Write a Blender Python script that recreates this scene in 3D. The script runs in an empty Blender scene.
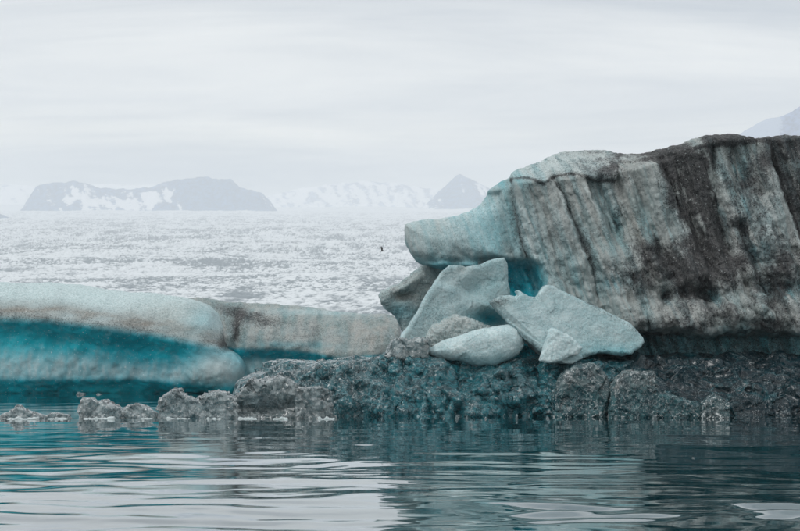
import bpy, math, random
import numpy as np

C = bpy.context.scene.collection
SC = bpy.context.scene
F = 1555.0            # focal length of the photograph in its own pixels (70 mm on 36 mm, 800 px wide)
CH = 3.0              # eye height above the lagoon
HOR = 350.0           # row of the eye-level horizon

# ------------------------------------------------------------------ camera
cam = bpy.data.cameras.new('camera')
cam.lens = 70.0; cam.sensor_width = 36.0
cam.shift_y = (HOR - 265.5) / 800.0
cam.clip_start = 0.5; cam.clip_end = 60000
co = bpy.data.objects.new('camera', cam); C.objects.link(co)
co.location = (0, 0, CH); co.rotation_euler = (math.pi/2, 0, 0)
SC.camera = co

# ------------------------------------------------------------------ world: overcast sky
SUN_EL, SUN_ROT = math.radians(48), math.radians(-50)
w = bpy.data.worlds.new('World'); SC.world = w; w.use_nodes = True
nt = w.node_tree; nt.nodes.clear()
def N(tree, typ, **kw):
    n = tree.nodes.new(typ)
    for k, v in kw.items():
        if k in n.inputs.keys(): n.inputs[k].default_value = v
        else: setattr(n, k, v)
    return n
def L(tree, a, b): tree.links.new(a, b)
out = N(nt, 'ShaderNodeOutputWorld'); bg = N(nt, 'ShaderNodeBackground'); L(nt, bg.outputs[0], out.inputs[0])
bg.inputs['Strength'].default_value = 0.1
sky = N(nt, 'ShaderNodeTexSky'); sky.sky_type = 'NISHITA'; sky.sun_disc = False
sky.sun_elevation = SUN_EL; sky.sun_rotation = SUN_ROT
tc = N(nt, 'ShaderNodeTexCoord'); sep = N(nt, 'ShaderNodeSeparateXYZ'); L(nt, tc.outputs['Generated'], sep.inputs[0])
zc = N(nt, 'ShaderNodeMath', operation='MAXIMUM'); L(nt, sep.outputs[2], zc.inputs[0]); zc.inputs[1].default_value = 0.0
za = N(nt, 'ShaderNodeMath', operation='ADD'); L(nt, zc.outputs[0], za.inputs[0]); za.inputs[1].default_value = 0.11
dx = N(nt, 'ShaderNodeMath', operation='DIVIDE'); L(nt, sep.outputs[0], dx.inputs[0]); L(nt, za.outputs[0], dx.inputs[1])
dy = N(nt, 'ShaderNodeMath', operation='DIVIDE'); L(nt, sep.outputs[1], dy.inputs[0]); L(nt, za.outputs[0], dy.inputs[1])
cb = N(nt, 'ShaderNodeCombineXYZ'); L(nt, dx.outputs[0], cb.inputs[0]); L(nt, dy.outputs[0], cb.inputs[1])
mp = N(nt, 'ShaderNodeMapping'); mp.inputs['Scale'].default_value = (0.55, 1.5, 1); mp.inputs['Location'].default_value = (3.1, 1.7, 0)
L(nt, cb.outputs[0], mp.inputs['Vector'])
cn = N(nt, 'ShaderNodeTexNoise', Scale=0.9, Detail=7.0, Roughness=0.58, Distortion=0.7); L(nt, mp.outputs[0], cn.inputs['Vector'])
cr = N(nt, 'ShaderNodeValToRGB'); L(nt, cn.outputs['Fac'], cr.inputs[0])
cr.color_ramp.elements[0].position = 0.33; cr.color_ramp.elements[0].color = (4.9, 5.35, 5.95, 1)
cr.color_ramp.elements[1].position = 0.66; cr.color_ramp.elements[1].color = (10.6, 10.5, 10.1, 1)
# a lighter belt low over the far ice, a shade greyer cloud base above it
zr = N(nt, 'ShaderNodeValToRGB'); L(nt, zc.outputs[0], zr.inputs[0])
E = zr.color_ramp.elements
E[0].position = 0.0; E[0].color = (1.02, 1.02, 1.02, 1)
E[1].position = 1.0; E[1].color = (1.25, 1.25, 1.25, 1)
for p_, v in ((0.085, (1.10, 1.09, 1.06)), (0.103, (0.90, 0.93, 0.95)), (0.118, (0.93, 0.95, 0.965)), (0.135, (1.24, 1.20, 1.11)), (0.155, (1.12, 1.11, 1.09)), (0.19, (1.03, 1.03, 1.025)), (0.26, (0.91, 0.925, 0.95)), (0.4, (1.05, 1.05, 1.05))):
    e = E.new(p_); e.color = (*v, 1)
mu = N(nt, 'ShaderNodeMix', data_type='RGBA', blend_type='MULTIPLY'); mu.inputs[0].default_value = 1
L(nt, cr.outputs[0], mu.inputs[6]); L(nt, zr.outputs[0], mu.inputs[7])
mx = N(nt, 'ShaderNodeMix', data_type='RGBA'); mx.inputs[0].default_value = 0.96
L(nt, sky.outputs[0], mx.inputs[6]); L(nt, mu.outputs[2], mx.inputs[7]); L(nt, mx.outputs[2], bg.inputs['Color'])

sun = bpy.data.lights.new('sun', 'SUN'); sun.energy = 1.3; sun.angle = math.radians(22); sun.color = (1.0, 0.985, 0.96)
so = bpy.data.objects.new('sun', sun); C.objects.link(so)
so.rotation_euler = (math.radians(90) - SUN_EL, 0, -math.radians(50))   # light from the upper left, camera side

SC.view_settings.view_transform = 'Standard'; SC.view_settings.look = 'None'
SC.view_settings.exposure = 0.0; SC.view_settings.gamma = 1.0
SC.cycles.volume_bounces = 4; SC.cycles.max_bounces = 8
SC.cycles.use_denoising = True

# ------------------------------------------------------------------ numeric helpers
rs = np.random.RandomState(7)
PERM = rs.permutation(256).astype(np.int64); PERM = np.concatenate([PERM, PERM, PERM])
GR = rs.normal(size=(256, 3)); GR /= np.linalg.norm(GR, axis=1)[:, None]; GR = GR.astype(np.float32)
def gnoise(p):
    """gradient noise, roughly -1..1, p: (n,3)"""
    p = np.asarray(p, dtype=np.float64)
    i = np.floor(p).astype(np.int64); f = (p - i).astype(np.float32); i &= 255
    u = f*f*f*(f*(f*6-15)+10); r = np.zeros(len(p), np.float32)
    for a in (0, 1):
        wa = u[:, 0] if a else 1-u[:, 0]
        for b in (0, 1):
            wb = u[:, 1] if b else 1-u[:, 1]
            for c in (0, 1):
                wc = u[:, 2] if c else 1-u[:, 2]
                g = GR[PERM[PERM[PERM[(i[:, 0]+a) & 255] + ((i[:, 1]+b) & 255)] + ((i[:, 2]+c) & 255)]]
                r += wa*wb*wc*(g[:, 0]*(f[:, 0]-a) + g[:, 1]*(f[:, 1]-b) + g[:, 2]*(f[:, 2]-c))
    return r*1.5
def fbm(p, o=4, g=0.5):
    r = 0; a = 1; q = np.array(p, dtype=np.float64)
    for k in range(o):
        r = r + a*gnoise(q + 17.3*k); q = q*2.03; a *= g
    return r
def ridged(p, o=3, g=0.5):
    r = 0; a = 1; q = np.array(p, dtype=np.float64)
    for k in range(o):
        r = r + a*(1-np.abs(gnoise(q + 11.1*k))*2); q = q*2.1; a *= g
    return r
JT = rs.rand(256, 3).astype(np.float32)
def worley(p):
    """distance to the nearest and to the second nearest feature point"""
    p = np.asarray(p, dtype=np.float64)
    i = np.floor(p).astype(np.int64); f = (p - i).astype(np.float32)
    d1 = np.full(len(p), 9., np.float32); d2 = d1.copy()
    for a in (-1, 0, 1):
        for b in (-1, 0, 1):
            for c in (-1, 0, 1):
                h = PERM[PERM[PERM[(i[:, 0]+a) & 255] + ((i[:, 1]+b) & 255)] + ((i[:, 2]+c) & 255)]
                q = JT[h] + np.array([a, b, c], np.float32) - f
                d = np.sqrt((q*q).sum(1)); m = d < d1
                d2 = np.where(m, d1, np.minimum(d2, d)); d1 = np.where(m, d, d1)
    return d1, d2
RD = rs.normal(size=(256, 3)).astype(np.float32)
def facets(p):
    """planar tilted facets, one per cell, and distance to the cell border"""
    p = np.asarray(p, dtype=np.float64)
    i = np.floor(p).astype(np.int64); f = (p - i).astype(np.float32)
    d1 = np.full(len(p), 9., np.float32); d2 = d1.copy(); hgt = np.zeros(len(p), np.float32); cv = hgt.copy()
    for a in (-1, 0, 1):
        for b in (-1, 0, 1):
            for c in (-1, 0, 1):
                h = PERM[PERM[PERM[(i[:, 0]+a) & 255] + ((i[:, 1]+b) & 255)] + ((i[:, 2]+c) & 255)]
                q = JT[h] + np.array([a, b, c], np.float32) - f
                d = np.sqrt((q*q).sum(1)); m = d < d1
                d2 = np.where(m, d1, np.minimum(d2, d)); d1 = np.where(m, d, d1)
                hgt = np.where(m, (q*RD[h]).sum(1)+0.35*RD[h][:, 0], hgt); cv = np.where(m, JT[h][:, 1], cv)
    return hgt, np.clip((d2-d1)*2.2, 0, 1), cv
def sst(a, b, x):
    t = np.clip((x-a)/(b-a), 0, 1); return t*t*(3-2*t)
def poly_sdf(P, x, z):
    """signed distance (negative inside) to polygon P on arrays x, z"""
    P = np.asarray(P, dtype=np.float64); n = len(P)
    d = np.full(x.shape, 1e18); ins = np.zeros(x.shape, bool)
    for k in range(n):
        a = P[k]; b = P[(k+1) % n]; e = b-a
        wx = x-a[0]; wz = z-a[1]
        t = np.clip((wx*e[0]+wz*e[1])/max(e@e, 1e-12), 0, 1)
        d = np.minimum(d, (wx-t*e[0])**2 + (wz-t*e[1])**2)
        c = ((a[1] > z) != (b[1] > z))
        with np.errstate(divide='ignore', invalid='ignore'):
            xi = a[0] + (z-a[1])/(b[1]-a[1] if b[1] != a[1] else 1e-12)*e[0]
        ins ^= c & (x < xi)
    return np.where(ins, -1, 1)*np.sqrt(d)
def soften(P, it=1):
    for _ in range(it):
        Q = []
        for k in range(len(P)):
            a = np.array(P[k], float); b = np.array(P[(k+1) % len(P)], float)
            Q += [a*0.75+b*0.25, a*0.25+b*0.75]
        P = Q
    return P
def surface_nets(Fv, org, vox):
    s = Fv < 0
    nx, ny, nz = Fv.shape
    c = np.zeros((nx-1, ny-1, nz-1), np.int8)
    for a in (0, 1):
        for b in (0, 1):
            for d in (0, 1):
                c += s[a:nx-1+a, b:ny-1+b, d:nz-1+d]
    act = (c > 0) & (c < 8)
    I = np.argwhere(act)
    idx = np.full(act.shape, -1, np.int64); idx[act] = np.arange(len(I))
    acc = np.zeros((len(I), 3)); cnt = np.zeros(len(I))
    cor = [(a, b, d) for a in (0, 1) for b in (0, 1) for d in (0, 1)]
    val = {q: Fv[I[:, 0]+q[0], I[:, 1]+q[1], I[:, 2]+q[2]] for q in cor}
    for q in cor:
        for ax in range(3):
            if q[ax] == 0:
                r = list(q); r[ax] = 1; r = tuple(r)
                v0 = val[q]; v1 = val[r]; m = (v0 < 0) != (v1 < 0)
                t = np.where(m, v0/np.where(m, v0-v1, 1), 0)
                pt = np.zeros((len(I), 3)); pt[:] = q; pt[:, ax] = t
                acc += np.where(m[:, None], pt, 0); cnt += m
    V = (I + acc/cnt[:, None])*vox + org
    Q = []
    for ax in range(3):
        sl0 = [slice(1, -1)]*3; sl1 = [slice(1, -1)]*3
        sl0[ax] = slice(0, -1); sl1[ax] = slice(1, None)
        a = s[tuple(sl0)]; b = s[tuple(sl1)]
        e = np.argwhere(a != b)
        pos = e.copy()
        for k in range(3):
            if k != ax: pos[:, k] += 1
        flip = s[pos[:, 0], pos[:, 1], pos[:, 2]]
        o1, o2 = [(1, 2), (2, 0), (0, 1)][ax]
        def at(da, db):
            r = pos.copy(); r[:, o1] -= da; r[:, o2] -= db
            return idx[r[:, 0], r[:, 1], r[:, 2]]
        q = np.stack([at(1, 1), at(0, 1), at(0, 0), at(1, 0)], 1)
        q[~flip] = q[~flip][:, ::-1]
        Q.append(q)
    return V, np.concatenate(Q)
def normals(V, Q):
    n = np.cross(V[Q[:, 2]]-V[Q[:, 0]], V[Q[:, 3]]-V[Q[:, 1]])
    o = np.zeros_like(V)
    for k in range(4):
        for c in range(3): o[:, c] += np.bincount(Q[:, k], n[:, c], len(V))
    return o/np.maximum(np.linalg.norm(o, axis=1), 1e-9)[:, None]
def mesh_obj(name, V, Q, m, attrs=None, parent=None, smooth=True, origin=None):
    V = np.asarray(V, np.float32); Q = np.asarray(Q, np.int32)
    org = np.zeros(3) if origin is None else np.asarray(origin, float)
    me = bpy.data.meshes.new(name)
    k = Q.shape[1]
    me.vertices.add(len(V)); me.vertices.foreach_set('co', (V-org.astype(np.float32)).ravel())
    me.loops.add(Q.size); me.loops.foreach_set('vertex_index', Q.ravel())
    me.polygons.add(len(Q)); me.polygons.foreach_set('loop_start', np.arange(0, Q.size, k, dtype=np.int32))
    me.update(calc_edges=True)
    if smooth: me.polygons.foreach_set('use_smooth', np.ones(len(Q), bool))
    for an, av in (attrs or {}).items():
        at = me.attributes.new(an, 'FLOAT', 'POINT'); at.data.foreach_set('value', np.asarray(av, np.float32))
    me.materials.append(m)
    o = bpy.data.objects.new(name, me); C.objects.link(o)
    if parent: o.parent = parent
    o.location = org
    return o
def tag(o, label=None, cat=None, group=None, kind=None):
    for k, v in (('label', label), ('category', cat), ('group', group), ('kind', kind)):
        if v: o[k] = v
    return o

# ------------------------------------------------------------------ materials
def new_mat(name):
    m = bpy.data.materials.new(name); m.use_nodes = True
    t = m.node_tree; b = t.nodes['Principled BSDF']
    return m, t, b
def attr(t, n):
    return N(t, 'ShaderNodeAttribute', attribute_name=n).outputs['Fac']
def mixc(t, fac, a, b, mode='MIX'):
    m = N(t, 'ShaderNodeMix', data_type='RGBA', blend_type=mode)
    for s, v in ((0, fac), (6, a), (7, b)):
        if hasattr(v, 'is_linked'): L(t, v, m.inputs[s])
        elif s == 0: m.inputs[0].default_value = v
        else: m.inputs[s].default_value = (*v, 1)
    return m.outputs[2]
def mth(t, op, a, b=0.0, c=None, clamp=False):
    m = N(t, 'ShaderNodeMath', operation=op); m.use_clamp = clamp
    for k, v in ((0, a), (1, b), (2, c)):
        if v is None: continue
        if hasattr(v, 'is_linked'): L(t, v, m.inputs[k])
        else: m.inputs[k].default_value = v
    return m.outputs[0]
def rng(t, v, a, b, c=0.0, d=1.0):
    m = N(t, 'ShaderNodeMapRange'); m.interpolation_type = 'SMOOTHSTEP'
    L(t, v, m.inputs[0])
    for k, x in zip((1, 2, 3, 4), (a, b, c, d)): m.inputs[k].default_value = x
    return m.outputs[0]
def noise(t, scale, detail=4, rough=0.55, vec=None, scl=None, dist=0.0):
    n = N(t, 'ShaderNodeTexNoise', Scale=scale, Detail=float(detail), Roughness=rough, Distortion=dist)
    if vec is None: vec = N(t, 'ShaderNodeTexCoord').outputs['Object']
    if scl:
        mp = N(t, 'ShaderNodeMapping'); mp.inputs['Scale'].default_value = scl; L(t, vec, mp.inputs[0]); vec = mp.outputs[0]
    L(t, vec, n.inputs['Vector']); return n.outputs['Fac']
def bump(t, b, h, dist, strength=1.0, prev=None):
    n = N(t, 'ShaderNodeBump', Strength=strength, Distance=dist); L(t, h, n.inputs['Height'])
    if prev: L(t, prev, n.inputs['Normal'])
    L(t, n.outputs[0], b.inputs['Normal']); return n.outputs[0]

def ice_material(name, pale=(0.40, 0.47, 0.465), grain=1.0, rough=0.5, sss=0.0):
    """weathered, sugary glacier ice: attributes blue / dirt / tan / pale steer its colour, painted highlights and shade included"""
    m, t, b = new_mat(name)
    big = noise(t, 0.55*grain, 5, 0.6); mid = noise(t, 3.2*grain, 5, 0.62); fin = noise(t, 16*grain, 4, 0.7); spk = noise(t, 30*grain, 2, 0.6)
    c = mixc(t, rng(t, mid, 0.3, 0.7), tuple(v*0.86 for v in pale), tuple(min(v*1.14, .9) for v in pale))
    c = mixc(t, mth(t, 'MULTIPLY', rng(t, big, 0.42, 0.66), 0.28), c, (0.17, 0.28, 0.29))
    c = mixc(t, attr(t, 'pale'), c, mixc(t, rng(t, fin, 0.3, 0.7), (0.46, 0.58, 0.59), (0.70, 0.80, 0.81)))
    tn = mth(t, 'MULTIPLY', attr(t, 'tan'), rng(t, mid, 0.22, 0.6, 0.45, 1.0), clamp=True)
    c = mixc(t, tn, c, mixc(t, rng(t, fin, 0.3, 0.7), (0.20, 0.175, 0.15), (0.36, 0.32, 0.28)))
    bl = mth(t, 'MULTIPLY', attr(t, 'blue'), rng(t, mid, 0.15, 0.5, 0.55, 1.0), clamp=True)
    c = mixc(t, bl, c, mixc(t, rng(t, big, 0.3, 0.7), (0.0, 0.31, 0.40), (0.02, 0.44, 0.53)))  # blue ice, brightened in colour to carry its translucent glow
    # ash: a soft film plus grains that gather where the attribute is high
    dn = mth(t, 'ADD', mth(t, 'MULTIPLY', mid, 0.45), mth(t, 'MULTIPLY', fin, 0.55))
    d = attr(t, 'dirt_shade')
    film = mth(t, 'SUBTRACT', mth(t, 'MULTIPLY', d, 1.25), dn)
    film = rng(t, film, -0.20, 0.45, 0, 0.88)
    c = mixc(t, film, c, mixc(t, rng(t, fin, 0.35, 0.65), (0.018, 0.017, 0.020), (0.070, 0.065, 0.066)))
    gr = mth(t, 'MULTIPLY', rng(t, spk, 0.52, 0.62), mth(t, 'ADD', mth(t, 'MULTIPLY', d, 1.5), 0.05), clamp=True)
    c = mixc(t, gr, c, (0.03, 0.03, 0.032))
    wh = mth(t, 'MULTIPLY', rng(t, noise(t, 24*grain, 2, 0.5), 0.66, 0.74), 0.5)
    c = mixc(t, wh, c, (0.72, 0.78, 0.78))
    L(t, c, b.inputs['Base Color'])
    L(t, mth(t, 'SUBTRACT', rough, mth(t, 'MULTIPLY', bl, rough*0.45)), b.inputs['Roughness'])
    b.inputs['IOR'].default_value = 1.31; b.inputs['Specular IOR Level'].default_value = 0.22
    if sss:
        b.inputs['Subsurface Weight'].default_value = sss; b.inputs['Subsurface Radius'].default_value = (0.45, 0.8, 0.9); b.inputs['Subsurface Scale'].default_value = 0.12
    n1 = bump(t, b, mid, 0.07, 0.5)
    n2 = bump(t, b, fin, 0.035, 0.8, n1)
    bump(t, b, spk, 0.02, 0.8, n2)
    return m
def clear_material(name, lo=(0.002, 0.065, 0.085), hi=(0.03, 0.23, 0.275), grey=0.4, trans=0.5, coat=0.22, film=((0.03, 0.045, 0.052), (0.22, 0.255, 0.26))):
    """wet clear ice: deep teal and glossy, white fracture veins, ash-grey film, painted bright ridges and sparkle where the attributes say so"""
    m, t, b = new_mat(name)
    tcn = N(t, 'ShaderNodeTexCoord').outputs['Object']
    wp = N(t, 'ShaderNodeTexNoise', Scale=1.3, Detail=4.0); L(t, tcn, wp.inputs['Vector'])
    va = N(t, 'ShaderNodeVectorMath', operation='MULTIPLY_ADD'); L(t, wp.outputs['Color'], va.inputs[0]); va.inputs[1].default_value = (1.5, 1.5, 1.5); L(t, tcn, va.inputs[2])
    big = noise(t, 0.9, 5, 0.6); mid = noise(t, 2.5, 5, 0.58, dist=1.2); fin = noise(t, 15, 4, 0.6)
    def vor(sc, feat='DISTANCE_TO_EDGE'):
        v = N(t, 'ShaderNodeTexVoronoi', feature=feat, Scale=sc); L(t, va.outputs[0], v.inputs['Vector']); return v.outputs['Distance']
    c = mixc(t, rng(t, mid, 0.36, 0.64), lo, hi)
    cell = N(t, 'ShaderNodeTexVoronoi', Scale=2.6); L(t, va.outputs[0], cell.inputs['Vector'])
    sv = N(t, 'ShaderNodeSeparateColor'); L(t, cell.outputs['Color'], sv.inputs[0])
    g = mth(t, 'MULTIPLY', attr(t, 'grey'), rng(t, sv.outputs[0], 0.0, 0.9, 0.45, 1.1), clamp=True)
    g = mth(t, 'MULTIPLY', g, rng(t, fin, 0.3, 0.6, 0.82, 1), clamp=True)
    c = mixc(t, g, c, mixc(t, rng(t, mth(t, 'ADD', mth(t, 'MULTIPLY', mid, 0.6), mth(t, 'MULTIPLY', sv.outputs[1], 0.4)), 0.28, 0.72), *film))
    dk = mth(t, 'MULTIPLY', attr(t, 'dirt_shade'), rng(t, mid, 0.25, 0.6, 0.6, 1), clamp=True)
    c = mixc(t, dk, c, (0.003, 0.020, 0.031))
    vein = mth(t, 'MULTIPLY', rng(t, vor(1.9), 0.0, 0.03, 1, 0), rng(t, noise(t, 1.7, 3), 0.42, 0.58))
    v2 = mth(t, 'MULTIPLY', rng(t, vor(5.0), 0.0, 0.06, 1, 0), rng(t, noise(t, 2.3, 3), 0.46, 0.56))
    c = mixc(t, mth(t, 'MULTIPLY', mth(t, 'MAXIMUM', vein, mth(t, 'MULTIPLY', v2, 0.6)), 0.62), c, (0.36, 0.44, 0.46))
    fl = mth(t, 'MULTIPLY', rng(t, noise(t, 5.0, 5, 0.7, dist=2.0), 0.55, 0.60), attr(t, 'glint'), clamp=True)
    c = mixc(t, fl, c, (0.80, 0.84, 0.84))  # specular sparkle painted in as white flecks
    L(t, c, b.inputs['Base Color'])
    L(t, rng(t, mid, 0.3, 0.7, 0.06, 0.24), b.inputs['Roughness'])
    b.inputs['IOR'].default_value = 1.31
    b.inputs['Coat Weight'].default_value = coat; b.inputs['Coat Roughness'].default_value = 0.04; b.inputs['Coat IOR'].default_value = 1.5
    L(t, mth(t, 'MULTIPLY', mth(t, 'SUBTRACT', 1.0, mth(t, 'MULTIPLY', g, 0.6)), trans), b.inputs['Transmission Weight'])
    n2 = bump(t, b, mid, 0.03, 0.8)
    bump(t, b, fin, 0.003, 0.5, n2)
    return m

M_BERG = ice_material('weathered_ice', (0.36, 0.395, 0.39), 0.5)
M_FAR = ice_material('weathered_ice_far', (0.43, 0.505, 0.515), 0.4)
M_BLOCK = ice_material('frosted_block_ice', (0.50, 0.55, 0.545), 0.62, sss=0.3)
M_SHINE = ice_material('white_sky_shine', (0.62, 0.69, 0.70), 1.2)  # white colour for the added strips of sky reflection
M_CLEAR = clear_material('clear_ice')
M_CLEARG = clear_material('clear_grey_ice', (0.12, 0.23, 0.26), (0.66, 0.78, 0.79), 0.4, 0.8, 0.9, ((0.05, 0.068, 0.074), (0.66, 0.73, 0.74)))
M_BOULD = clear_material('ash_speckled_clear_ice', (0.004, 0.06, 0.078), (0.06, 0.19, 0.21), 0.3, 0.4, 0.25, ((0.05, 0.055, 0.057), (0.27, 0.28, 0.275)))

# ------------------------------------------------------------------ the ice sculptor
def px2x(px, d): return (px-400.0)*d/F
def py2z(py, d): return CH + (HOR-py)*d/F
def carve(outline, d, thick, k=0.5, vox=0.06, front=None, back=None, kb=None, soft=1, fmin=-1.5, rough2d=None):
    """solid of revolution-free form: outline at distance d, front and back relief in metres, round edges of radius k"""
    P = soften(outline, soft)
    s = d/F
    P = [(px2x(a, d), py2z(b, d)) for a, b in P]
    P = np.array(P)
    x0, z0 = P.min(0)-4*vox; x1, z1 = P.max(0)+4*vox
    xs = np.arange(x0, x1, vox); zs = np.arange(z0, z1, vox)
    X, Z = np.meshgrid(xs, zs, indexing='ij')
    px = X/s + 400; py = HOR-(Z-CH)/s
    o2 = poly_sdf(P, X, Z)
    if rough2d is not None: o2 = o2 + rough2d(px, py, X, Z)
    fr = np.zeros_like(X) if front is None else front(px, py, X, Z)
    fr = np.clip(fr, fmin, thick*0.9)
    bk = np.full_like(X, thick) if back is None else back(px, py, X, Z)
    kk = k(px, py) if callable(k) else np.full_like(X, k)
    kb = kk*1.3 if kb is None else np.full_like(X, kb)
    # soften the relief slightly so that steps are slopes the grid can hold
    y0 = d+fr.min()-4*vox; y1 = d+bk.max()+4*vox
    ys = np.arange(y0, y1, vox)
    Y = ys[None, :, None]
    def rint(a, b, r):
        u = a+r; v = b+r
        return np.minimum(np.maximum(u, v), 0)+np.sqrt(np.maximum(u, 0)**2+np.maximum(v, 0)**2)-r
    a = (o2)[:, None, :].astype(np.float32)
    f1 = rint(a, ((d+fr)[:, None, :]-Y).astype(np.float32), kk[:, None, :].astype(np.float32))
    f2 = rint(a, (Y-(d+bk)[:, None, :]).astype(np.float32), kb[:, None, :].astype(np.float32))
    Fv = np.maximum(f1, f2)
    V, Q = surface_nets(Fv, np.array([x0, y0, z0]), vox)
    # drop specks: keep it simple, one shell is expected
    return V, Q, s
def P0(V, s):       # object-plane layout coordinates
    return V[:, 0]/s+400, HOR-(V[:, 2]-CH)/s
def gauss(px, py, cx, cy, rx, ry, rot=0.0):
    c, sn = math.cos(rot), math.sin(rot)
    u = (px-cx)*c+(py-cy)*sn; v = -(px-cx)*sn+(py-cy)*c
    return np.exp(-(u/rx)**2-(v/ry)**2)
def line_x(poly, py):
    p = np.array(poly, float); return np.interp(py, p[:, 1], p[:, 0])
def line_y(poly, px):
    p = np.array(poly, float); return np.interp(px, p[:, 0], p[:, 1])
def groove(px, py, poly, dep, wl, wr, fade=12):
    p = np.array(poly, float); dxx = px-line_x(poly, py)
    m = sst(p[0, 1]-fade, p[0, 1], py)*(1-sst(p[-1, 1], p[-1, 1]+fade, py))
    return dep*m*np.where(dxx < 0, np.exp(dxx/wl), np.exp(-dxx/wr))
def step_left(px, py, poly, w=2.0, fade=10):
    p = np.array(poly, float); dxx = px-line_x(poly, py)
    m = sst(p[0, 1]-fade, p[0, 1], py)*(1-sst(p[-1, 1], p[-1, 1]+fade, py))
    return m*sst(w, -w, dxx) if False else m*(1-sst(-w, w, dxx))

# ================================================================== SETTING
# ---- lagoon
def make_water():
    t = np.concatenate([-np.geomspace(3.2, 0.46, 26)[:-1], np.linspace(-0.46, 0.46, 460), np.geomspace(0.46, 3.2, 26)[1:]])
    d = np.concatenate([np.array([-400, -120, -30, 0, 8, 14, 18]), 1/np.linspace(1/21.0, 1/135.0, 420), np.geomspace(140, 1500, 40)])
    T, D = np.meshgrid(t, d)
    X = T*np.maximum(D, 18); Y = D.astype(float)
    p = np.stack([X.ravel(), Y.ravel(), np.zeros(X.size)], 1)
    near = (1-sst(90, 130, p[:, 1]))*sst(2, 20, p[:, 1])
    amp = 0.6+0.4*(1-sst(32, 62, p[:, 1]))
    wx = p[:, 0]+0.8*gnoise(p*[0.25, 0.25, 1]); wy = p[:, 1]+0.8*gnoise(p*[0.2, 0.3, 1]+9)
    h = 0.034*gnoise(np.stack([wx*0.16, wy*0.30, p[:, 2]], 1))
    h += 0.075*gnoise(np.stack([wx*0.085+2, wy*0.17, p[:, 2]+5], 1))*(1-sst(36, 60, p[:, 1]))
    h += 0.018*gnoise(np.stack([wx*0.48+5, wy*0.66, p[:, 2]+3], 1))
    h += 0.008*gnoise(np.stack([wx*1.15+5, wy*1.45, p[:, 2]+7], 1))
    h += 0.0010*gnoise(np.stack([wx*2.0+5, wy*3.2, p[:, 2]+1], 1))
    env = sst(0.0, 0.6, gnoise(np.stack([wx*0.13+7, wy*0.16, p[:, 2]+2], 1)))*(1-sst(34, 46, p[:, 1]))
    h += (0.018*env+0.050*sst(0.5, 3.5, p[:, 0])*(1-sst(7, 11, p[:, 0]))*(1-sst(29.5, 33, p[:, 1]))*sst(-0.15, 0.4, gnoise(np.stack([wx*0.5+1, wy*0.7, p[:, 2]+4], 1))))*np.sin(2*np.pi*(wy+0.10*wx+0.25*gnoise(p*[0.7, 0.7, 1]))/1.6)
    p[:, 2] = h*near*amp
    nc = len(t); nr = len(d)
    i = np.arange((nr-1)*nc).reshape(nr-1, nc)[:, :-1].ravel()
    Q = np.stack([i, i+1, i+nc+1, i+nc], 1)
    m, tr, b = new_mat('lagoon_water')
    b.inputs['Base Color'].default_value = (0.004, 0.045, 0.055, 1)
    b.inputs['Roughness'].default_value = 0.004; b.inputs['IOR'].default_value = 1.5; b.inputs['Coat Weight'].default_value = 0.5; b.inputs['Coat Roughness'].default_value = 0.004
    v = N(tr, 'ShaderNodeTexCoord').outputs['Object']
    n1 = bump(tr, b, noise(tr, 1.0, 3, 0.5, v, (1.6, 3.4, 1)), 0.004, 0.5)
    bump(tr, b, noise(tr, 1.0, 2, 0.5, v, (7, 14, 1)), 0.0003, 0.5, n1)
    L(tr, mixc(tr, rng(tr, noise(tr, 0.03, 2, 0.5, v), 0.4, 0.6), (0.002, 0.032, 0.042), (0.003, 0.060, 0.074)), b.inputs['Base Color'])
    tag(mesh_obj('water', p, Q, m), kind='structure')
make_water()

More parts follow.
